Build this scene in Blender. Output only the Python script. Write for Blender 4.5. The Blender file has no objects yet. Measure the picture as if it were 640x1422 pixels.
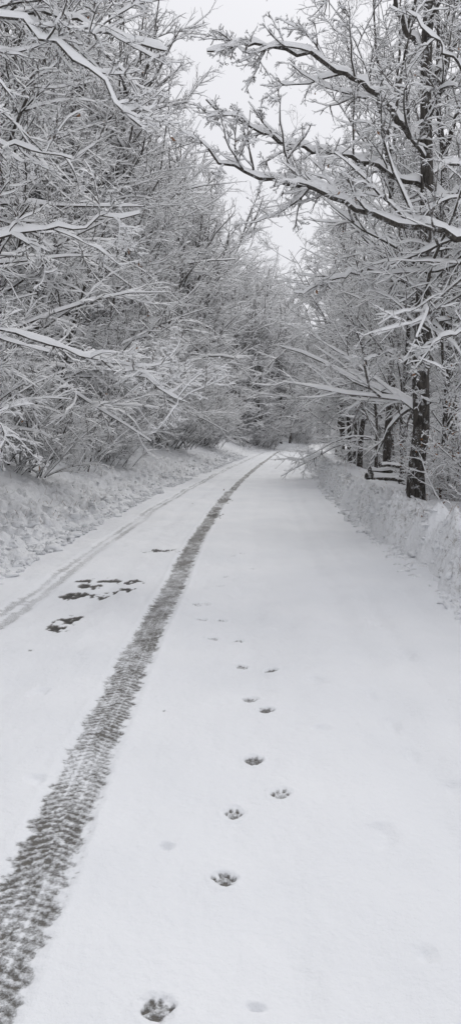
import bpy, math, numpy as np
from mathutils import Vector
RNG=np.random.default_rng(11)
S=bpy.context.scene
# ------------------------------------------------------------------ helpers
def hsh(ix,iy,seed):
    h=(ix.astype(np.int64)*374761393+iy.astype(np.int64)*668265263+seed*974634777)&0xffffffff
    h=((h^(h>>13))*1274126177)&0xffffffff
    h=h^(h>>16)
    return (h&0xffffff)/float(0xffffff)
def vn(x,y,seed=0):
    x,y=np.broadcast_arrays(x,y)
    ix=np.floor(x);iy=np.floor(y);fx=x-ix;fy=y-iy
    fx=fx*fx*fx*(fx*(fx*6-15)+10);fy=fy*fy*fy*(fy*(fy*6-15)+10)
    ix=ix.astype(np.int64);iy=iy.astype(np.int64)
    a=hsh(ix,iy,seed);b=hsh(ix+1,iy,seed);c=hsh(ix,iy+1,seed);d=hsh(ix+1,iy+1,seed)
    return (a*(1-fx)+b*fx)*(1-fy)+(c*(1-fx)+d*fx)*fy
def fbm(x,y,seed=0,o=4):
    s=0;a=.5;t=0
    for i in range(o):
        s=s+a*vn(x*2**i,y*2**i,seed+i*17);t+=a;a*=.5
    return s/t
def ss(a,b,x):
    t=np.clip((x-a)/(b-a),0,1);return t*t*(3-2*t)
def mesh_from(name,V,F,mats,mi=None,smooth=True,attr=None):
    me=bpy.data.meshes.new(name)
    V=np.asarray(V,dtype=np.float32);F=np.asarray(F,dtype=np.int32)
    me.vertices.add(len(V));me.vertices.foreach_set("co",V.ravel())
    k=F.shape[1]
    me.loops.add(F.size);me.loops.foreach_set("vertex_index",F.ravel())
    me.polygons.add(len(F));me.polygons.foreach_set("loop_start",np.arange(0,F.size,k,dtype=np.int32))
    if mi is not None: me.polygons.foreach_set("material_index",np.asarray(mi,dtype=np.int32))
    me.polygons.foreach_set("use_smooth",np.full(len(F),smooth,dtype=bool))
    for m in mats: me.materials.append(m)
    if attr:
        for n,a in attr.items():
            at=me.attributes.new(n,'FLOAT','POINT');at.data.foreach_set("value",np.asarray(a,dtype=np.float32).ravel())
    me.update(calc_edges=True)
    return me
def add(name,me,loc=(0,0,0),rot=(0,0,0),sc=1.0,coll=None):
    o=bpy.data.objects.new(name,me);o.location=loc;o.rotation_euler=rot
    o.scale=(sc,sc,sc) if not hasattr(sc,'__len__') else sc
    (coll or S.collection).objects.link(o);return o
def gridfaces(r,c):
    i=np.arange(r-1)[:,None]*c+np.arange(c-1)[None,:]
    i=i.ravel();return np.stack([i,i+1,i+c+1,i+c],1)
# ------------------------------------------------------------------ materials
def newmat(name):
    m=bpy.data.materials.new(name);m.use_nodes=True
    nt=m.node_tree;b=nt.nodes["Principled BSDF"];return m,nt,b
def N(nt,t,**kw):
    n=nt.nodes.new(t)
    for k,v in kw.items():
        if k in n.inputs.keys(): n.inputs[k].default_value=v
        else: setattr(n,k,v)
    return n
def ramp(nt,stops):
    r=nt.nodes.new("ShaderNodeValToRGB");e=r.color_ramp.elements
    while len(e)<len(stops): e.new(.5)
    for q,(p,c) in zip(e,stops): q.position=p;q.color=(*c,1)
    return r
def snow_mat(name,scale=30,bump=.3,dist=.01,alb=(.86,.87,.885),dirt=False):
    m,nt,b=newmat(name)
    tc=N(nt,"ShaderNodeTexCoord")
    n1=N(nt,"ShaderNodeTexNoise",Scale=scale,Detail=5.0);n2=N(nt,"ShaderNodeTexNoise",Scale=1.3,Detail=3.0)
    nt.links.new(tc.outputs["Object"],n1.inputs["Vector"]);nt.links.new(tc.outputs["Object"],n2.inputs["Vector"])
    r=ramp(nt,[(.3,tuple(a*.95 for a in alb)),(.7,alb)]);nt.links.new(n2.outputs["Fac"],r.inputs[0])
    col=r.outputs[0]
    if dirt:
        at=N(nt,"ShaderNodeAttribute",attribute_name="dirt")
        n5=N(nt,"ShaderNodeTexNoise",Scale=14.0,Detail=8.0,Roughness=.75);nt.links.new(tc.outputs["Object"],n5.inputs["Vector"])
        r5=ramp(nt,[(.50,(0,0,0)),(.62,(1,1,1))]);nt.links.new(n5.outputs["Fac"],r5.inputs[0])
        mu=N(nt,"ShaderNodeMath",operation='MULTIPLY');nt.links.new(at.outputs["Fac"],mu.inputs[0]);nt.links.new(r5.outputs[0],mu.inputs[1])
        mx=N(nt,"ShaderNodeMix",data_type='RGBA');nt.links.new(mu.outputs[0],mx.inputs[0]);nt.links.new(col,mx.inputs[6]);mx.inputs[7].default_value=(.30,.285,.26,1);col=mx.outputs[2]
    nt.links.new(col,b.inputs["Base Color"]);b.inputs["Roughness"].default_value=.75
    b.inputs["Specular IOR Level"].default_value=.2
    bp=N(nt,"ShaderNodeBump",Strength=bump,Distance=dist);nt.links.new(n1.outputs["Fac"],bp.inputs["Height"])
    nt.links.new(bp.outputs[0],b.inputs["Normal"]);return m
M_ground=snow_mat("snow_ground",24,.9,.03,dirt=True)
M_snow=snow_mat("snow_lump",24,.9,.02)
M_tsnow=snow_mat("snow_on_branch",40,.3,.01,(.93,.932,.938))
def bark_mat(name,dark,light,snowamt):
    m,nt,b=newmat(name)
    tc=N(nt,"ShaderNodeTexCoord");mp=N(nt,"ShaderNodeMapping");mp.inputs["Scale"].default_value=(1,1,.22)
    nt.links.new(tc.outputs["Object"],mp.inputs[0])
    n1=N(nt,"ShaderNodeTexNoise",Scale=26.0,Detail=6.0,Roughness=.7);nt.links.new(mp.outputs[0],n1.inputs["Vector"])
    r=ramp(nt,[(.38,dark),(.66,light)]);nt.links.new(n1.outputs["Fac"],r.inputs[0])
    n2=N(nt,"ShaderNodeTexNoise",Scale=9.0,Detail=8.0,Roughness=.8);nt.links.new(tc.outputs["Object"],n2.inputs["Vector"])
    r2=ramp(nt,[(1-snowamt-.06,(0,0,0)),(1-snowamt+.06,(1,1,1))]);nt.links.new(n2.outputs["Fac"],r2.inputs[0])
    mx=N(nt,"ShaderNodeMix",data_type='RGBA');nt.links.new(r2.outputs[0],mx.inputs[0])
    nt.links.new(r.outputs[0],mx.inputs[6]);mx.inputs[7].default_value=(.8,.81,.83,1)
    nt.links.new(mx.outputs[2],b.inputs["Base Color"]);b.inputs["Roughness"].default_value=.9
    bp=N(nt,"ShaderNodeBump",Strength=.9,Distance=.02);nt.links.new(n1.outputs["Fac"],bp.inputs["Height"])
    nt.links.new(bp.outputs[0],b.inputs["Normal"]);return m
M_bark=bark_mat("bark_dark",(.02,.0175,.015),(.11,.097,.085),.39)
M_twig=bark_mat("bark_grey",(.05,.044,.04),(.165,.147,.133),.45)
M_haze=bark_mat("bark_painted_haze",(.12,.11,.102),(.28,.256,.24),.47)  # far-tree bark made paler, distant mist painted into its colour
m,nt,b=newmat("dry_leaf");M_leaf=m
oi=N(nt,"ShaderNodeTexNoise",Scale=9.0);tc=N(nt,"ShaderNodeTexCoord");nt.links.new(tc.outputs["Object"],oi.inputs["Vector"])
r=ramp(nt,[(.35,(.10,.045,.02)),(.65,(.30,.15,.07))]);nt.links.new(oi.outputs["Fac"],r.inputs[0]);nt.links.new(r.outputs[0],b.inputs["Base Color"]);b.inputs["Roughness"].default_value=.8
# road snow / asphalt material driven by exposure attribute
m,nt,b=newmat("snowy_asphalt");M_road=m
at=N(nt,"ShaderNodeAttribute",attribute_name="expo");tc=N(nt,"ShaderNodeTexCoord")
n1=N(nt,"ShaderNodeTexNoise",Scale=80.0,Detail=7.0,Roughness=.8);nt.links.new(tc.outputs["Object"],n1.inputs["Vector"])
n3=N(nt,"ShaderNodeTexNoise",Scale=.8,Detail=5.0);nt.links.new(tc.outputs["Object"],n3.inputs["Vector"])
sb=N(nt,"ShaderNodeMath",operation='MULTIPLY_ADD');sb.inputs[1].default_value=2.8;sb.inputs[2].default_value=-1.4
nt.links.new(n1.outputs["Fac"],sb.inputs[0])
gt=N(nt,"ShaderNodeMath",operation='MULTIPLY');cl=N(nt,"ShaderNodeMath",operation='MULTIPLY',use_clamp=True);cl.inputs[1].default_value=4.0
nt.links.new(at.outputs["Fac"],cl.inputs[0]);nt.links.new(sb.outputs[0],gt.inputs[0]);nt.links.new(cl.outputs[0],gt.inputs[1])
ad=N(nt,"ShaderNodeMath",operation='ADD',use_clamp=True);nt.links.new(at.outputs["Fac"],ad.inputs[0]);nt.links.new(gt.outputs[0],ad.inputs[1])
sn=ramp(nt,[(.32,(.80,.815,.84)),(.68,(.86,.87,.888))]);nt.links.new(n3.outputs["Fac"],sn.inputs[0])
ar=ramp(nt,[(.2,(0,0,0)),(.5,(.42,.42,.42)),(.88,(1,1,1))]);nt.links.new(ad.outputs[0],ar.inputs[0])
asph=ramp(nt,[(.35,(.05,.047,.043)),(.7,(.20,.188,.168))]);nt.links.new(n1.outputs["Fac"],asph.inputs[0])
wet=N(nt,"ShaderNodeMapRange");wet.inputs[1].default_value=1.0;wet.inputs[2].default_value=1.35;nt.links.new(at.outputs["Fac"],wet.inputs[0])
mw=N(nt,"ShaderNodeMix",data_type='RGBA');nt.links.new(wet.outputs[0],mw.inputs[0]);nt.links.new(asph.outputs[0],mw.inputs[6]);mw.inputs[7].default_value=(.024,.023,.022,1)
mx=N(nt,"ShaderNodeMix",data_type='RGBA');nt.links.new(ar.outputs[0],mx.inputs[0]);nt.links.new(sn.outputs[0],mx.inputs[6]);nt.links.new(mw.outputs[2],mx.inputs[7])
nt.links.new(mx.outputs[2],b.inputs["Base Color"])
rr=N(nt,"ShaderNodeMapRange");rr.inputs[3].default_value=.8;rr.inputs[4].default_value=.5;nt.links.new(ar.outputs[0],rr.inputs[0]);nt.links.new(rr.outputs[0],b.inputs["Roughness"])
b.inputs["Specular IOR Level"].default_value=.25
n4=N(nt,"ShaderNodeTexNoise",Scale=24.0,Detail=7.0,Roughness=.65);nt.links.new(tc.outputs["Object"],n4.inputs["Vector"])
bp=N(nt,"ShaderNodeBump",Strength=.7,Distance=.016);nt.links.new(n4.outputs["Fac"],bp.inputs["Height"])
bp2=N(nt,"ShaderNodeBump",Strength=.7,Distance=.005,invert=True);nt.links.new(ar.outputs[0],bp2.inputs["Height"]);nt.links.new(bp.outputs[0],bp2.inputs["Normal"])
nt.links.new(bp2.outputs[0],b.inputs["Normal"])
# ------------------------------------------------------------------ road centreline and terrain
def C(Y):
    Y=np.asarray(Y,dtype=float)
    return -.33+.085*7*np.logaddexp(0,(Y-17)/7)+.004*np.maximum(Y-80,0)**2
def terr(d,Y):
    d=np.asarray(d,dtype=float);Y=np.asarray(Y,dtype=float)
    e=(fbm(d*.0+Y*1.7,Y*.0+3,5,5)-.5)*.36
    z=np.full(np.broadcast(d,Y).shape,-.07)
    rise=ss(2.36,2.70,d+e)
    top=.54+.22*(fbm(Y*.8,d*1.1,9,3)-.5)
    lumps=(fbm(d*8,Y*8,21,5)-.5)*.42+(fbm(d*2.6,Y*2.6,22,3)-.5)*.24
    face=rise*(1-ss(2.75,3.15,d))
    zr=rise*(top+.07)+face*lumps*1.1+rise*lumps*.18
    zr=zr-ss(3.5,5.2,d)*.75-np.maximum(d-5,0)*.13*(d<45)-(d>=45)*5.2+np.maximum(d-45,0)*.22
    zr=np.where(d>5,zr+(fbm(d*.4,Y*.4,31,4)-.5)*.5*ss(5,8,d),zr)
    a=-d
    e2=(fbm(Y*1.3,Y*0+7,15,5)-.5)*.6
    rl=ss(2.42,3.0,a+e2)
    l2=(fbm(d*6,Y*6,41,5)-.42)*.40+(fbm(d*1.6,Y*1.6,42,3)-.5)*.28
    zl=rl*.18+rl*np.clip(l2,-.12,1)*(1-.7*ss(3.7,5.0,a))+np.maximum(a-3.0,0)*.30*ss(3.0,4.1,a)+np.maximum(a-4.6,0)*.22
    zl=np.where(a>30,zl-(a-30)*.38,zl)
    zl=zl+(fbm(d*.35,Y*.35,51,4)-.5)*.9*ss(4.2,7,a)
    return np.where(d>0,z+zr,z+zl)
def ground(x,Y):
    return float(terr(np.array([x-float(C(Y))]),np.array([Y]))[0])
def stretch(a,b,s0,g):
    o=[a];s=s0
    while o[-1]<b: o.append(o[-1]+s);s*=g
    return o
pos=list(np.arange(0,2.2,.2))+list(np.arange(2.2,4.0,.022))+stretch(4.0,260,.08,1.05)
neg=list(np.arange(.2,2.2,.2))+list(np.arange(2.2,5.0,.026))+stretch(5.0,260,.08,1.05)
dc=np.array([-v for v in neg[::-1]]+pos)
yr=list(np.arange(-60,2,.8))+list(np.arange(2,5,.03));v=5.0
while v<420: yr.append(v);v*=1.0045
yr=np.array(yr)
D,Y=np.meshgrid(dc,yr)
Z=terr(D,Y)
dirt=np.where(D>0,ss(2.3,2.5,D)*(1-ss(2.8,3.0,D))*.7,ss(2.4,2.8,-D)*(1-ss(3.2,4.2,-D))*.3)*ss(.3,.6,fbm(D*1.3,Y*.9,88,3))
V=np.stack([D+C(Y),Y,Z],-1).reshape(-1,3)
add("snowy_ground",mesh_from("snowy_ground",V,gridfaces(len(yr),len(dc)),[M_ground],attr={"dirt":dirt}))
# ------------------------------------------------------------------ road
dc=np.array(list(np.arange(-2.9,-1.05,.02))+list(np.arange(-1.05,.62,.0052))+list(np.arange(.62,2.95,.025)))
yr=list(np.arange(-60,1.2,.5));v=1.2
while v<15: yr.append(v);v*=1.0026
while v<175: yr.append(v);v*=1.008
yr=np.array(yr);D,Y=np.meshgrid(dc,yr);X=D+C(Y)
Z=(fbm(X*1.2,Y*.7,61,4)-.5)*.09+(fbm(X*5,Y*3,62,4)-.5)*.024
E=np.zeros_like(X)
wob=(fbm(Y*.35,Y*0,71,2)-.5)*.06
def track(u0,hw,strength,depth,lo,hi):
    global Z,E
    s=(D-u0-wob)/hw
    edge=(fbm(X*22,Y*22,73,3)-.5)*.7
    ins=1-ss(.7,1.14,np.abs(s)+edge)
    warp=(fbm(X*12,Y*12,74,3)-.5)*1.1
    side=np.where(s>0,.5,0)
    ph=Y/.050+1.35*np.abs(s)+warp+side
    w=np.sin(2*np.pi*ph)
    lug=ss(-1.2,1.2,w+(fbm(X*60,Y*60,75,3)-.5)*3.8)
    far=ss(4.5,9,Y)
    lug=lug*(1-far)+.60*far
    big=fbm(X*4,Y*1.6,77,4);med=fbm(X*17,Y*11,78,3)
    groove=np.exp(-((np.abs(s)-.30)/.06)**2)*.2*(1-far)
    e=ins*np.clip((lo+(hi-lo)*lug)*(0.0+1.25*big+.95*med)+.06*far-groove,0,1)*strength
    E=np.maximum(E,e)
    body=1-ss(.85,1.3,np.abs(s)+edge*.4)
    Z=Z-body*depth*(.75+.25*lug)+np.exp(-((np.abs(s)-1.3)/.22)**2)*depth*.3*(.4+1.2*med)
track(-.44,.122,1.0,.013,.32,.76)
s2=(D+1.80-wob)
big=fbm(X*5,Y*1.0,79,4);n_=(fbm(X*15,Y*15,80,2)-.5)*.08
e=np.maximum((1-ss(.02,.06,np.abs(s2+.07)+n_)),(1-ss(.03,.07,np.abs(s2-.06)+n_)))*(.16+.62*big)*(.75+.25*ss(10,30,Y))
E=np.maximum(E,e);Z-=(1-ss(.09,.16,np.abs(s2)))*.016
for u0,w,dp in ((1.22,.15,.036),(1.55,.09,.022),(.42,.13,.012),(2.0,.12,.022),(-1.15,.12,.016)):
    q=D-u0-wob*1.5;Z-=np.exp(-(q/w)**2)*dp*(.2+1.6*fbm(X*2,Y*.8,83,3))
def patch(cx,cy,rx,ry,sd,k=1.15,nz=2.4):
    global Z,E
    a=((X-cx)/rx)**2+((Y-cy)/ry)**2
    a=np.sqrt(a)+(fbm(X*20,Y*9,sd,5)-.5)*nz
    mk=1-ss(.55,1.05,a);E=np.maximum(E,mk*k);Z-=mk*.012
for p in ((-1.45,6.72,.08,.12),(-1.40,6.98,.10,.16),(-1.62,8.0,.085,.12),(-1.45,8.12,.12,.09),(-1.30,8.05,.08,.08),(-1.50,8.5,.12,.13),(-1.38,8.9,.14,.14),(-1.12,8.3,.13,.10),(-1.10,8.78,.11,.12),(-1.62,8.8,.08,.10),
          (-.97,11.2,.2,.16),(-.33,16.8,.13,.8)):
    patch(*p,int(abs(p[0]*100)+p[1]*10),1.3,3.0)
for p in ((-.45,14.2,.09,.5),(-.1,20.5,.12,.9)): patch(*p,7,.9)
for p in ((-.39,4.62,.011,.015),(-1.5,5.9,.02,.03)):
    patch(*p,3,.9,.8)
paws=[(-.208,2.118,1,0),(-.024,2.783,1,.15),(.015,3.30,.95,.1),(.227,3.488,.85,-.05),(.115,3.869,1.2,0),(.216,4.601,1.25,.1),(.125,4.852,1.1,0),(.279,5.443,1.2,-.1),(.082,5.585,1.0,.1),
 (.058,6.304,.9,0),(-.139,6.33,.8,0),(-.077,6.996,.8,0),(-.256,7.02,.8,.1),(-.24,7.66,.7,0),(-.32,7.6,.8,0),(-.115,8.47,.7,0),(-.066,9.1,.8,0),(.265,9.75,.8,0),(.02,10.6,.7,0),(.15,10.9,.7,0)]
PR=np.random.default_rng(9)
for k,(px,py,st,an) in enumerate(paws):
    ix=np.where((yr>py-.3)&(yr<py+.3))[0]
    if not len(ix): continue
    sl=slice(ix[0],ix[-1]+1);x=X[sl]-px;y=Y[sl]-py
    wx=(fbm(X[sl]*38,Y[sl]*38,90+k,3)-.5)*.024;wy=(fbm(X[sl]*38,Y[sl]*38,190+k,3)-.5)*.024
    xr=x*math.cos(an)+y*math.sin(an)+wx;yq=-x*math.sin(an)+y*math.cos(an)+wy
    sc=PR.uniform(.93,1.06)
    r0=np.sqrt((xr/(.047*sc))**2+((yq-.005)/(.055*sc))**2)
    Z[sl]-=(1-ss(.7,1.2,r0))*.009*st
    Z[sl]+=np.exp(-((r0-1.35)/.22)**2)*.004*(.3+1.4*fbm(X[sl]*30,Y[sl]*30,390+k,2))
    e=np.zeros_like(x)
    for (tx,ty,a,b_) in ((0,-.017,.023,.017),(-.033,.008,.0095,.016),(-.0128,.034,.0095,.017),(.0128,.034,.0095,.017),(.033,.008,.0095,.016)):
        jx,jy=PR.normal(0,.002,2);am=PR.uniform(.72,1.05)
        rr_=np.sqrt(((xr-tx*sc-jx)/(a*sc))**2+((yq-ty*sc-jy)/(b_*sc))**2)
        q=1-ss(.5,1.3,rr_);e=np.maximum(e,q*am);Z[sl]-=q*.007
    blot=(1-ss(.4,1.05,r0+(fbm(X[sl]*45,Y[sl]*45,290+k,3)-.5)*1.1))*(max(0,(st-.9))*1.6+.26)
    E[sl]=np.maximum(E[sl],np.clip(np.maximum(e*.95*min(st,1),blot),0,.95)*(1 if st>.75 else .75))
for (px,py,a,b_) in ((.61,3.1,.05,.09),(.95,2.95,.04,.08),(.9,4.4,.05,.12),(.93,4.0,.04,.1),(.86,4.9,.05,.1),(1.05,3.6,.06,.09),(.55,5.2,.06,.1),(.07,2.15,.03,.02),(1.3,5.9,.08,.15),(1.25,6.9,.06,.15),(.5,4.3,.05,.04),(-.25,3.0,.03,.03),(.6,2.35,.03,.05),(-.9,3.6,.05,.06),(-1.2,4.9,.05,.1)):
    q=np.sqrt(((X-px)/a)**2+((Y-py)/b_)**2)+(fbm(X*8,Y*8,400,3)-.5)*1.1
    Z-=(1-ss(.3,1.3,q))*.024
Z-=.05*ss(2.55,2.9,np.abs(D))
V=np.stack([X,Y,Z],-1).reshape(-1,3)
add("snowy_road",mesh_from("snowy_road",V,gridfaces(len(yr),len(dc)),[M_road],attr={"expo":E}))
# ------------------------------------------------------------------ snow clumps along the verges
def icos(sub):
    import bmesh
    bm=bmesh.new();bmesh.ops.create_icosphere(bm,subdivisions=sub,radius=1)
    v=np.array([p.co[:] for p in bm.verts]);f=np.array([[q.index for q in p.verts] for p in bm.faces]);bm.free();return v,f
iv,ifc=icos(2)
Vs=[];Fs=[];o=0
n=5200
for i in range(n):
    y=4+ (RNG.random()**1.7)*60
    left=RNG.random()<.55
    if left: d=-(2.35+abs(RNG.normal(0,.55)))
    else: d=2.22+RNG.random()**.9*.65
    r=RNG.uniform(.006,.036)*1.2*(1+.012*y)
    if RNG.random()<.08: r*=1.9
    x=d+float(C(y));z=max(ground(x,y),-.0)
    nv=iv*(1+.7*(vn(iv[:,0]*2.1+i*3.1,iv[:,1]*2.1+iv[:,2]*1.9,i)-.5)[:,None]*2)
    nv=nv*np.array([r*RNG.uniform(.7,1.5),r*RNG.uniform(.7,1.5),r*RNG.uniform(.5,.9)])
    Vs.append(nv+np.array([x,y,z+r*.05]));Fs.append(ifc+o);o+=len(iv)
add("snow_clumps",mesh_from("snow_clumps",np.concatenate(Vs),np.concatenate(Fs),[M_snow]))
# ------------------------------------------------------------------ trees
UP=np.array([0,0,1.])
def nrm(a): return a/np.maximum(np.linalg.norm(a,axis=-1,keepdims=True),1e-9)
class Acc:
    def __init__(s): s.V=[];s.F=[];s.M=[];s.o=0
    def put(s,V,F,M): s.V.append(V);s.F.append(F+s.o);s.M.append(M);s.o+=len(V)
def tubes(acc,P,R,snow,K,rng,bark=0,flat=.35):
    Nn,M,_=P.shape
    T=nrm(np.gradient(P,axis=1));hz=np.sqrt(np.clip(1-T[...,2]**2,0,1))
    if K>=10:   # upright trunks: fixed frame so the tube never twists
        side=np.broadcast_to(np.array([1.,0,0]),T.shape);U=np.broadcast_to(np.array([0,1.,0]),T.shape)
    else:
        side=np.stack([T[...,1],-T[...,0],0*T[...,0]],-1);bad=hz<.05
        side=np.where(bad[...,None],np.array([1.,0,0]),side);side=nrm(side);U=nrm(np.cross(side,T))
    rnd=rng.uniform(.35,1.35,(Nn,M));rnd=np.where(rng.random((Nn,M))<.08,.1,rnd)
    h=snow*(.010+.016*np.minimum(1,R/.012)+.45*np.minimum(R,.09))*np.clip(hz,0,1)**1.1*rnd
    h[:,-1]*=.5
    if K==4:
        w=R+.26*h
        offs=[(0*R,-R),(-w,-.1*R),(0*R,R+h),(w,-.1*R)];snowj=(1,2)
    elif K==9:
        offs=[(0*R,-R),(-.8*R,-.6*R),(-R,.1*R),(-(.88*R+.14*h),.5*R+.45*h),(-.42*R-.07*h,.85*R+.95*h),(.42*R+.07*h,.85*R+.95*h),(.88*R+.14*h,.5*R+.45*h),(R,.1*R),(.8*R,-.6*R)];snowj=(2,3,4,5,6)
    else:
        kn=rng.uniform(.9,1.1,(K,Nn,M))
        offs=[(R*math.sin(a)*kn[j],-R*math.cos(a)*kn[j]) for j,a in enumerate(np.linspace(0,-2*math.pi,K,endpoint=False))];snowj=()
    V=np.stack([P+side*a[...,None]+U*b_[...,None] for a,b_ in offs],2)
    idx=np.arange(Nn*M*K).reshape(Nn,M,K)
    F=[];Mi=[]
    hs=(hz[:,:-1]+hz[:,1:])*.5
    for j in range(K):
        k=(j+1)%K
        f=np.stack([idx[:,:-1,j],idx[:,:-1,k],idx[:,1:,k],idx[:,1:,j]],-1).reshape(-1,4)
        F.append(f)
        if j in snowj: Mi.append(np.where(hs>flat,1,bark).ravel())
        else: Mi.append(np.full(len(f),bark))
    acc.put(V.reshape(-1,3),np.concatenate(F),np.concatenate(Mi))
def kids(P,R,n,t0,t1,a0,a1,lenf,M,rng,trop=0.,wob=.12,rs=.7,rk=.02,taper=.25,tl=.6,flatb=.5,bias=None,absl=None):
    Nn,Mp,_=P.shape
    idx=np.repeat(np.arange(Nn),n);c=len(idx)
    t=rng.uniform(t0,t1,c);f=t*(Mp-1);i=np.minimum(f.astype(int),Mp-2);a=(f-i)
    p=P[idx,i]*(1-a)[:,None]+P[idx,i+1]*a[:,None];tan=nrm(P[idx,i+1]-P[idx,i])
    r=R[idx,i]*(1-a)+R[idx,i+1]*a
    L=np.linalg.norm(np.diff(P,axis=1),axis=2).sum(1)[idx]
    q=rng.normal(size=(c,3));q[:,2]*=flatb
    if bias is not None: q=q+np.asarray(bias)
    q=nrm(q-tan*(q*tan).sum(1)[:,None]);an=np.radians(rng.uniform(a0,a1,c))[:,None]
    d=nrm(tan*np.cos(an)+q*np.sin(an))
    ln=(L*lenf if absl is None else absl)*(1-tl*t)*rng.uniform(.6,1.35,c)
    pts=[p];st=(ln/(M-1))[:,None]
    curve=rng.normal(size=(c,3))*wob*.5
    for k in range(M-1):
        d=nrm(d+rng.normal(size=(c,3))*wob+curve+UP*trop);p=p+d*st;pts.append(p)
    P2=np.stack(pts,1)
    r0=np.minimum(r*rs,ln*rk+.0025)
    R2=r0[:,None]*np.linspace(1,taper,M)[None,:]
    return P2,R2
def finish(acc,name,tw=None): return mesh_from(name,np.concatenate(acc.V),np.concatenate(acc.F),[M_bark,M_tsnow,tw or M_twig,M_leaf],np.concatenate(acc.M))
def leaves(acc,P,rng,n,size=.035):
    N_,M,_=P.shape;i=rng.integers(0,N_,n);j=rng.integers(1,M,n);c=P[i,j]
    a=nrm(rng.normal(size=(n,3)));b_=nrm(np.cross(a,rng.normal(size=(n,3))));s=size*rng.uniform(.6,1.3,n)[:,None]
    c=c-UP*s*.6
    V=np.stack([c-a*s,c-b_*s*.5,c+a*s,c+b_*s*.55],1).reshape(-1,3);F=np.arange(4*n).reshape(n,4);acc.put(V,F,np.full(n,3))
def sub(acc,P,R,rng,snow,n2,n3,n4,l2=.5,l3=.5,l4=.55,tr=-.02,lf=0,fat=1.):
    P2,R2=kids(P,R,n2,.12,.98,28,62,l2,6 if n4 else 4,rng,trop=tr+.02,wob=.13,rk=.012)
    tubes(acc,P2,R2*fat,snow,4,rng,2)
    P3,R3=kids(P2,R2,n3,.1,1,28,65,l3,5 if n4 else 3,rng,trop=tr,wob=.15,rk=.011)
    tubes(acc,P3,R3*fat,snow,4,rng,2)
    if n4:
        P4,R4=kids(P3,R3,n4,.15,1,25,65,l4,3,rng,trop=tr,wob=.17,rk=.011)
        tubes(acc,P4,R4,snow,4,rng,2)
        if lf: leaves(acc,P4,rng,lf)
def trunk(H,r,rng,lean=(0,0),M=16,w=.03,top=.12):
    t=np.linspace(0,1,M);wx=np.cumsum(rng.normal(0,w,M))*H/M*2;wy=np.cumsum(rng.normal(0,w,M))*H/M*2
    P=np.stack([wx-wx[0]+lean[0]*t*t*H,wy-wy[0]+lean[1]*t*t*H,t*H],-1)[None]
    R=(r*(1-t*(1-top)))[None];R[0,0]*=1.25;P[0,0,2]-=.5
    return P,R
def tree(name,seed,H,r,nl,a0,a1,ll,tr,snow,n2=8,n3=7,n4=3,t0=.15,lean=(0,0),bias=None,lf=0,fork=True,tw=None,fat=1.):
    rng=np.random.default_rng(seed);acc=Acc()
    P,R=trunk(H,r,rng,lean);tubes(acc,P,R,0,10,rng)
    if fork:
        Pf,Rf=kids(P,R,3,.3,.65,18,35,.6,10,rng,trop=.06,wob=.06,rs=.7,rk=.03,tl=.3);tubes(acc,Pf,Rf,snow,9,rng)
        Pb,Rb=kids(Pf,Rf,8,.15,.97,35,65,.5,8,rng,trop=tr,wob=.1,rk=.012)
        tubes(acc,Pb,Rb*fat,snow,9 if n4 else 4,rng);sub(acc,Pb,Rb,rng,snow,n2,n3-1,max(0,n4-1),fat=fat)
    P1,R1=kids(P,R,nl,t0,.98,a0,a1,ll,9,rng,trop=tr,wob=.09,rk=.012,rs=.55,bias=bias)
    tubes(acc,P1,R1*fat,snow,9 if n4 else 4,rng);sub(acc,P1,R1,rng,snow,n2,n3,n4,lf=lf,fat=fat)
    return finish(acc,name,tw)
def shrub(name,seed,Hh,ns,leanx,snow,droop,lf=0,n2=11,n3=7,n4=3):
    rng=np.random.default_rng(seed);acc=Acc()
    p=rng.normal(0,.55,(ns,3));p[:,2]=-.2
    d=nrm(np.stack([rng.normal(leanx,.35,ns),rng.normal(0,.4,ns),np.full(ns,1.)],-1))
    ln=Hh*rng.uniform(.35,1.3,ns);M=10;pts=[p];st=(ln/(M-1))[:,None]
    for k in range(M-1):
        d=nrm(d+rng.normal(size=(ns,3))*.07-UP*droop*(k/M)+np.array([leanx*.05,0,0]));p=p+d*st;pts.append(p)
    P=np.stack(pts,1);R=(.008+.0045*ln)[:,None]*np.linspace(1,.25,M)[None,:]
    tubes(acc,P,R,snow,9,rng)
    P2,R2=kids(P,R,n2,.12,.98,25,60,.38,6,rng,trop=-.02,wob=.1,rk=.011);tubes(acc,P2,R2,snow,4,rng,2)
    P3,R3=kids(P2,R2,n3,.1,1,25,60,.45,5,rng,trop=-.02,wob=.13,rk=.011);tubes(acc,P3,R3,snow,4,rng,2)
    P4,R4=kids(P3,R3,n4,.15,1,25,60,.5,3,rng,trop=-.02,wob=.15,rk=.011);tubes(acc,P4,R4,snow,4,rng,2)
    if lf: leaves(acc,P4,rng,lf)
    return finish(acc,name)
SN=1.8
T_spread=[tree("tree_spreading_a",1,12,.15,28,50,80,.42,.01,SN,n2=7,n3=7),tree("tree_spreading_b",2,13,.14,30,50,80,.40,.0,SN,n2=7,n3=7)]
T_tall=[tree("tree_tall_a",3,17,.17,32,30,55,.28,.05,1.9,n3=6),tree("tree_tall_b",4,18,.16,34,28,50,.26,.06,1.9,n3=6)]
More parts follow.
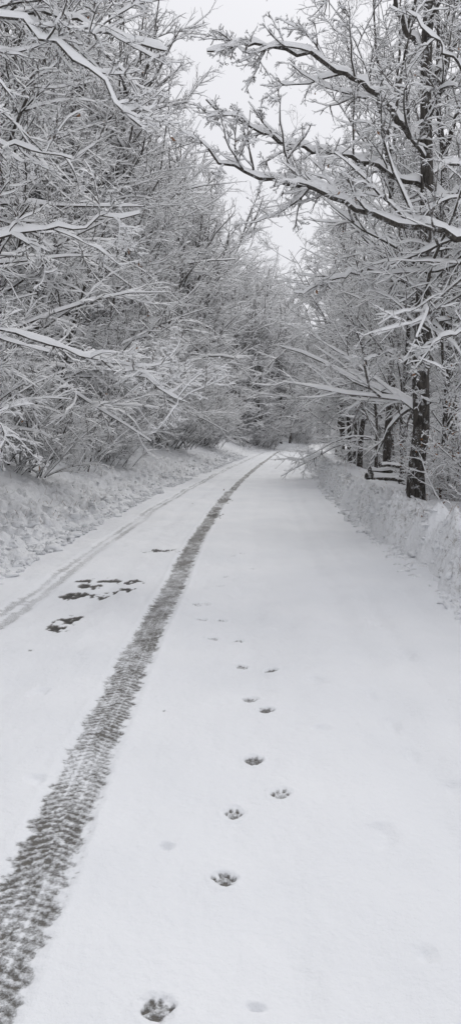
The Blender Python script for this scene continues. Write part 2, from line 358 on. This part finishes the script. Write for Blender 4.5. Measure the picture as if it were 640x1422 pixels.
T_far=[tree("tree_far_a",13,17,.17,36,30,58,.27,.05,2.2,n2=8,n3=7,n4=0,tw=M_haze,fat=1.6,t0=.1),tree("tree_far_b",14,18,.16,38,28,55,.25,.05,2.2,n2=8,n3=7,n4=0,tw=M_haze,fat=1.6,t0=.1),
 tree("tree_far_c",15,15,.15,36,35,70,.32,.03,2.3,n2=8,n3=7,n4=0,tw=M_haze,fat=1.6,t0=.06)]
T_lean=[tree("tree_leaning_a",6,9,.08,26,40,75,.42,-.01,SN,lean=(.35,0),bias=(.8,0,.1),fork=False,n2=8),tree("tree_leaning_b",7,10,.09,26,40,75,.4,-.01,SN,lean=(.28,.08),bias=(.8,0,.1),fork=False,n2=8,lf=60)]
SH=[shrub("shrub_a",21,4.2,12,.55,SN,.16),shrub("shrub_b",22,3.6,13,.4,SN,.14),shrub("shrub_c",23,5.2,10,.6,SN,.18),shrub("shrub_leafy",24,2.6,10,.1,SN,.1,lf=320)]
R2=np.random.default_rng(5)
def place(name,me,x,y,rot,sc,coll=None,tilt=0):
    add(name,me,(x,y,ground(x,y)),(R2.normal(0,.03)+tilt,R2.normal(0,.03),rot),sc,coll)
KM={'S':T_spread,'L':T_lean,'T':T_tall}
# --- near individual trees, left hillside
for (dd,y,kind,k,rot,sc) in [(-7.4,9.6,'S',1,.4,1.0),(-6.4,12.4,'L',0,.15,1.0),(-6.0,15.5,'S',0,4.0,.95),(-8.5,13,'T',0,1.,.85),
      (-6.1,18.0,'L',1,-.2,1.0),(-8.0,20,'T',1,2.,.95),(-6.4,22,'S',1,3.0,.95),(-6.0,26,'L',0,.1,1.05),(-7.4,28,'T',1,.6,1.0),(-6.2,32,'L',1,.2,1.1),(-8.0,35,'T',1,5.,1.05),(-9.5,8.6,'T',0,1.5,.9),(-6.8,39,'S',0,1,1.0),(-6.5,45,'L',0,.0,1.2),(-11,17,'T',1,4.4,.95)]:
    place("leaning_snowy_tree" if kind=='L' else "snow_covered_tree",KM[kind][k],dd+float(C(y)),y,rot,sc)
# --- near individual trees, right side
for (dd,y,kind,k,rot,sc) in [(4.8,17.5,'T',0,1.2,.75),(3.9,21.5,'T',1,.7,.7),(3.8,28.5,'S',1,2.9,.72),(4.0,33,'L',0,3.1,.95),(3.8,38,'T',1,1.9,.75),(3.9,46,'S',0,1.2,.8),(7.0,24,'S',0,.9,.8),(8.5,14,'T',1,2,.75),(6.0,35,'T',0,3,.8),(5.2,30,'L',1,3.3,.9),(6.0,28,'T',1,2.5,.75),(4.0,25,'L',1,2.8,.62),
      (3.8,18.6,'T',1,3.3,.45),(4.3,20.0,'T',0,2.3,.42),(3.7,31,'T',0,5.3,.5),(5.6,19.5,'T',1,.2,.5),(4.1,15.6,'T',0,4.9,.36)]:
    place("leaning_snowy_tree" if kind=='L' else "snow_covered_tree",KM[kind][k],dd+float(C(y)),y,rot,sc)
# --- thicket (one instanced collection)
ct=bpy.data.collections.new("thicket_plants")
for i in range(56):
    y=6.5+R2.random()**1.3*60;s=R2.uniform(.5,1.1)*(.9+.006*y);a=4.1+1.15*s+R2.random()**1.6*5
    place("thicket_shrub",SH[R2.integers(0,3)],-a+float(C(y)),y,R2.normal(0,.8),s,ct)
for i in range(22):
    y=14+R2.random()**1.3*55;s=R2.uniform(.4,.75)*(.8+.012*y);a=4.2+1.8*s+R2.random()**1.5*4
    place("thicket_shrub",SH[R2.integers(0,4)],a+float(C(y)),y,R2.uniform(0,6.3),s,ct)
for i in range(16):
    y=16+i*2.2+R2.normal(0,.6);s=R2.uniform(.38,.6);a=3.9+s+R2.random()*.9
    place("thicket_shrub",SH[(1,3,3,0)[i%4]],a+float(C(y)),y,R2.normal(0,.9),s,ct)
for (x,y,s) in ((4.05,12.0,.62),(4.3,13.2,.75),(3.95,14.6,.6),(4.6,15.6,.7),(5.0,13.3,.9),(4.1,16.8,.55),(4.3,11.2,.8),(3.85,12.7,.55),(3.7,14.2,.5)):
    place("thicket_shrub",SH[3],x,y,R2.uniform(0,6),s,ct)
e=bpy.data.objects.new("roadside_thicket",None);e.instance_type='COLLECTION';e.instance_collection=ct;S.collection.objects.link(e)
# --- distant forest (one instanced collection)
cf=bpy.data.collections.new("forest_trees")
def ft(a,y,s): place("forest_tree",T_far[R2.integers(0,3)],a+float(C(y)),y,R2.uniform(0,6.3),s,cf)
for i in range(62):
    y=36+R2.random()**.9*85;ft(-(6.6+R2.random()**1.3*11),y,R2.uniform(.9,1.15)*(1+.0012*y))
for i in range(12):
    y=14+R2.random()*24;ft(-(11+R2.random()*8),y,R2.uniform(.8,1.0))
for i in range(38):   # where the road bends away
    y=90+R2.random()*50;ft(-(4.0+R2.random()**1.2*10),y,R2.uniform(.8,1.1))
for i in range(50):
    y=28+R2.random()**.8*80;ft(5.9+R2.random()**1.2*13,y,R2.uniform(.6,.95))
for i in range(22):
    y=85+R2.random()*50
    place("forest_tree",SH[R2.integers(0,3)],-(3.6+R2.random()*4)+float(C(y)),y,R2.uniform(0,6.3),R2.uniform(.8,1.3),cf)
e=bpy.data.objects.new("distant_forest",None);e.instance_type='COLLECTION';e.instance_collection=cf;S.collection.objects.link(e)
# --- hero roadside trees with long limbs over the road
def limb(pts,M=14,rng=None,w=.03):
    p=np.array(pts,float);seg=np.r_[0,np.cumsum(np.linalg.norm(np.diff(p,axis=0),axis=1))];t=np.linspace(0,seg[-1],M)
    q=np.stack([np.interp(t,seg,p[:,k]) for k in range(3)],-1)
    for _ in range(2): q[1:-1]=(q[:-2]+2*q[1:-1]+q[2:])/4
    q[1:]+=rng.normal(0,w,(M-1,3));return q[None]
def hero(name,base,H,r,limbs,seed,nrand,dens=3.6,kl=.36):
    rng=np.random.default_rng(seed);acc=Acc()
    t=np.linspace(0,1,18);bx,by,bz=base
    P=np.stack([np.cumsum(rng.normal(0,.022,18)),np.cumsum(rng.normal(0,.022,18)),-.3+t*H],-1)[None]
    R=(r*(1-.78*t))[None];R[0,0]*=1.3;tubes(acc,P,R,0,14,rng)
    for (pts,r0) in limbs:
        q=limb([(a-bx,b_-by,c-bz) for a,b_,c in pts],26,rng);Rl=(r0*np.linspace(1,.25,26))[None]
        tubes(acc,q,Rl,2.1,9,rng)
        L=float(np.linalg.norm(np.diff(q[0],axis=0),axis=1).sum())
        A,B=kids(q,Rl,max(5,int(L*dens)),.15,1,30,65,kl,8,rng,trop=.02,wob=.13,rk=.013);tubes(acc,A,B,2.0,9,rng)
        sub(acc,A,B,rng,1.7,7,5,3,lf=4)
    if nrand:
        A,B=kids(P,R,nrand,.1,.97,50,85,.26,9,rng,trop=.0,wob=.12,rk=.011,rs=.4);tubes(acc,A,B,1.9,9,rng)
        sub(acc,A,B,rng,1.7,7,6,3,lf=14)
    return finish(acc,name)
bz=ground(3.12,13.5)
hb=(3.12,13.5,bz)
limbs=[([(3.12,13.5,6.25),(2.12,13.0,7.0),(1.08,12.6,7.3),(.3,12.3,7.3),(-.35,12.1,7.1)],.06),
 ([(3.12,13.5,5.65),(1.8,13.0,5.95),(.87,12.6,6.0),(0,12.3,6.25),(-.4,12.2,6.45)],.05),
 ([(3.12,13.5,7.1),(3.6,13.2,7.9),(4.1,13,9.)],.05),([(3.12,13.5,5.4),(4.0,13,5.5),(4.8,12.7,5.9)],.05),
 ([(3.12,13.5,4.0),(2.4,13.2,4.25),(1.6,13,4.1),(1.0,12.8,3.8)],.03),
 ([(3.12,13.5,7.6),(2.4,13.2,8.5),(1.7,13,9.0),(.9,12.8,9.1)],.05),
 ([(3.12,13.5,3.3),(3.7,12.9,3.6),(4.1,12.6,3.5)],.025),([(3.12,13.5,2.7),(2.6,13.1,2.95),(2.1,12.9,2.8)],.018),([(3.12,13.5,2.0),(3.5,13.0,2.3),(3.9,12.8,2.1)],.016)]
add("roadside_oak_tree",hero("roadside_oak_tree",hb,13,.15,limbs,77,24),hb)
bz=ground(4.6,11.4);hb=(4.6,11.4,bz)
limbs=[([(4.6,11.4,4.2),(3.35,11.6,4.4),(2.35,11.8,4.63),(1.27,11.9,5.1),(.1,11.8,5.37),(-.35,11.8,5.6)],.08),
 ([(4.6,11.4,3.2),(3.6,11.3,3.2),(2.9,11.3,2.95),(2.5,11.3,2.6)],.03),
 ([(4.6,11.4,5.6),(3.4,11.5,6.4),(2.4,11.6,7.4)],.04),([(4.6,11.4,2.2),(3.8,11.1,2.3),(3.3,11.0,2.1)],.022),([(4.6,11.4,1.5),(4.0,11.2,1.7),(3.5,11.1,1.5)],.018)]
add("snow_laden_oak_tree",hero("snow_laden_oak_tree",hb,11,.17,limbs,78,12),hb)
hb=(-4.9,8.2,ground(-4.9,8.2))
limbs=[([(-4.9,8.2,5.3),(-3.6,8.1,5.7),(-2.2,8,5.65),(-1.5,8,5.5),(-.6,7.9,5.2)],.038),
 ([(-4.9,8.2,4.9),(-3.4,7.8,5.4),(-2.0,7.5,5.35),(-1.4,7.5,5.0),(-1.03,7.5,4.65),(-.75,7.5,4.3)],.032),
 ([(-4.9,8.2,3.2),(-3.7,8.8,3.7),(-2.5,9,3.8),(-1.8,9,3.85),(-1.05,9,4.0)],.030),
 ([(-4.9,8.2,2.4),(-3.6,9.2,2.9),(-2.5,9.9,2.85),(-1.5,10,2.5),(-.5,10,2.0)],.026),
 ([(-4.9,8.2,4.0),(-3.7,8.5,4.6),(-2.6,8.7,4.7),(-1.7,8.8,4.5)],.030),
 ([(-4.9,8.2,1.8),(-4.0,8.8,2.1),(-3.2,9.2,2.0),(-2.5,9.4,1.6)],.022)]
add("overhanging_beech_tree",hero("overhanging_beech_tree",hb,10,.13,limbs,79,16,dens=3.6,kl=.30),hb)
# --- fallen logs on the bank
rng=np.random.default_rng(3)
em=bpy.data.objects.new("log_pile",None);S.collection.objects.link(em)
for k,(a,b_,rad) in enumerate((((3.35,19.0,.63),(5.0,19.6,.59),.085),((3.25,19.25,.61),(4.9,19.9,.58),.08),((3.3,19.1,.79),(5.0,19.8,.75),.075),((3.5,18.9,.93),(4.8,19.9,.89),.05))):
    acc=Acc();q=limb([a,b_],8,rng,.012);tubes(acc,q,np.full((1,8),rad),.9,9,rng)
    V0=acc.V[0][:9];acc.put(V0.copy(),np.array([[0,1,2,8],[8,2,3,7],[7,3,4,6]]),np.array([0,0,0]))
    o=add("log_%d"%(k+1),finish(acc,"fallen_log"));o.parent=em
# --- dry grass stalks poking through the verges
rng=np.random.default_rng(8);acc=Acc();n=900
yy=5+rng.random(n)**1.5*45;lf_=rng.random(n)<.55
dd=np.where(lf_,-(2.9+np.abs(rng.normal(0,.8,n))),2.5+rng.random(n)*1.0)
xx=dd+C(yy);zz=terr(dd,yy)
p=np.stack([xx,yy,zz-.02],-1);d=nrm(np.stack([rng.normal(0,.5,n),rng.normal(0,.5,n),np.full(n,1.)],-1));ln=rng.uniform(.06,.26,n)[:,None];pts=[p]
for k in range(4):
    d=nrm(d+rng.normal(size=(n,3))*.2-UP*.18);p=p+d*ln/4;pts.append(p)
tubes(acc,np.stack(pts,1),np.full((n,5),.0022)*np.linspace(1,.4,5)[None],.25,4,rng,3,flat=.7)
add("dry_grass",finish(acc,"dry_grass"))
# --- fallen leaves on the road
acc=Acc();pp=np.array([[.045,16.2],[.1,14.5],[-1.9,8.9],[-.9,19],[-.2,24]])
pts=np.stack([pp[:,0],pp[:,1],np.full(len(pp),.03)],-1)[:,None,:].repeat(2,1);leaves(acc,pts,np.random.default_rng(4),6,.028)
add("fallen_leaves",finish(acc,"fallen_leaves"))
# ------------------------------------------------------------------ light
W=bpy.data.worlds.new("World");S.world=W;W.use_nodes=True;nt=W.node_tree;bg=nt.nodes["Background"]
sk=nt.nodes.new("ShaderNodeTexSky");sk.sky_type='NISHITA';sk.sun_disc=False;sk.sun_elevation=math.radians(48);sk.sun_rotation=math.radians(12);sk.dust_density=4
hs=nt.nodes.new("ShaderNodeHueSaturation");hs.inputs["Saturation"].default_value=.25;nt.links.new(sk.outputs[0],hs.inputs["Color"])
mx=nt.nodes.new("ShaderNodeMix");mx.data_type='RGBA';mx.inputs[0].default_value=.88;nt.links.new(hs.outputs[0],mx.inputs[6]);mx.inputs[7].default_value=(8.1,8.16,8.6,1)
nt.links.new(mx.outputs[2],bg.inputs[0]);bg.inputs[1].default_value=.1
L=bpy.data.lights.new("overcast_sun",'SUN');L.energy=1.15;L.angle=math.radians(24);L.color=(1,.985,.96)
o=bpy.data.objects.new("overcast_sun",L);S.collection.objects.link(o)
el,az=math.radians(48),math.radians(12)
dv=Vector((math.sin(az)*math.cos(el),math.cos(az)*math.cos(el),math.sin(el)));o.rotation_euler=dv.to_track_quat('Z','Y').to_euler()
S.view_settings.view_transform='Standard';S.view_settings.look='None';S.view_settings.exposure=0
# ------------------------------------------------------------------ camera
cam=bpy.data.cameras.new("camera");co=bpy.data.objects.new("camera",cam);S.collection.objects.link(co)
cam.sensor_fit='VERTICAL';cam.sensor_height=36;cam.lens=36*1116/1422;cam.clip_end=2000;cam.clip_start=.05
co.location=(0,0,1.6);co.rotation_euler=(math.radians(90-5.37),0,0);S.camera=co
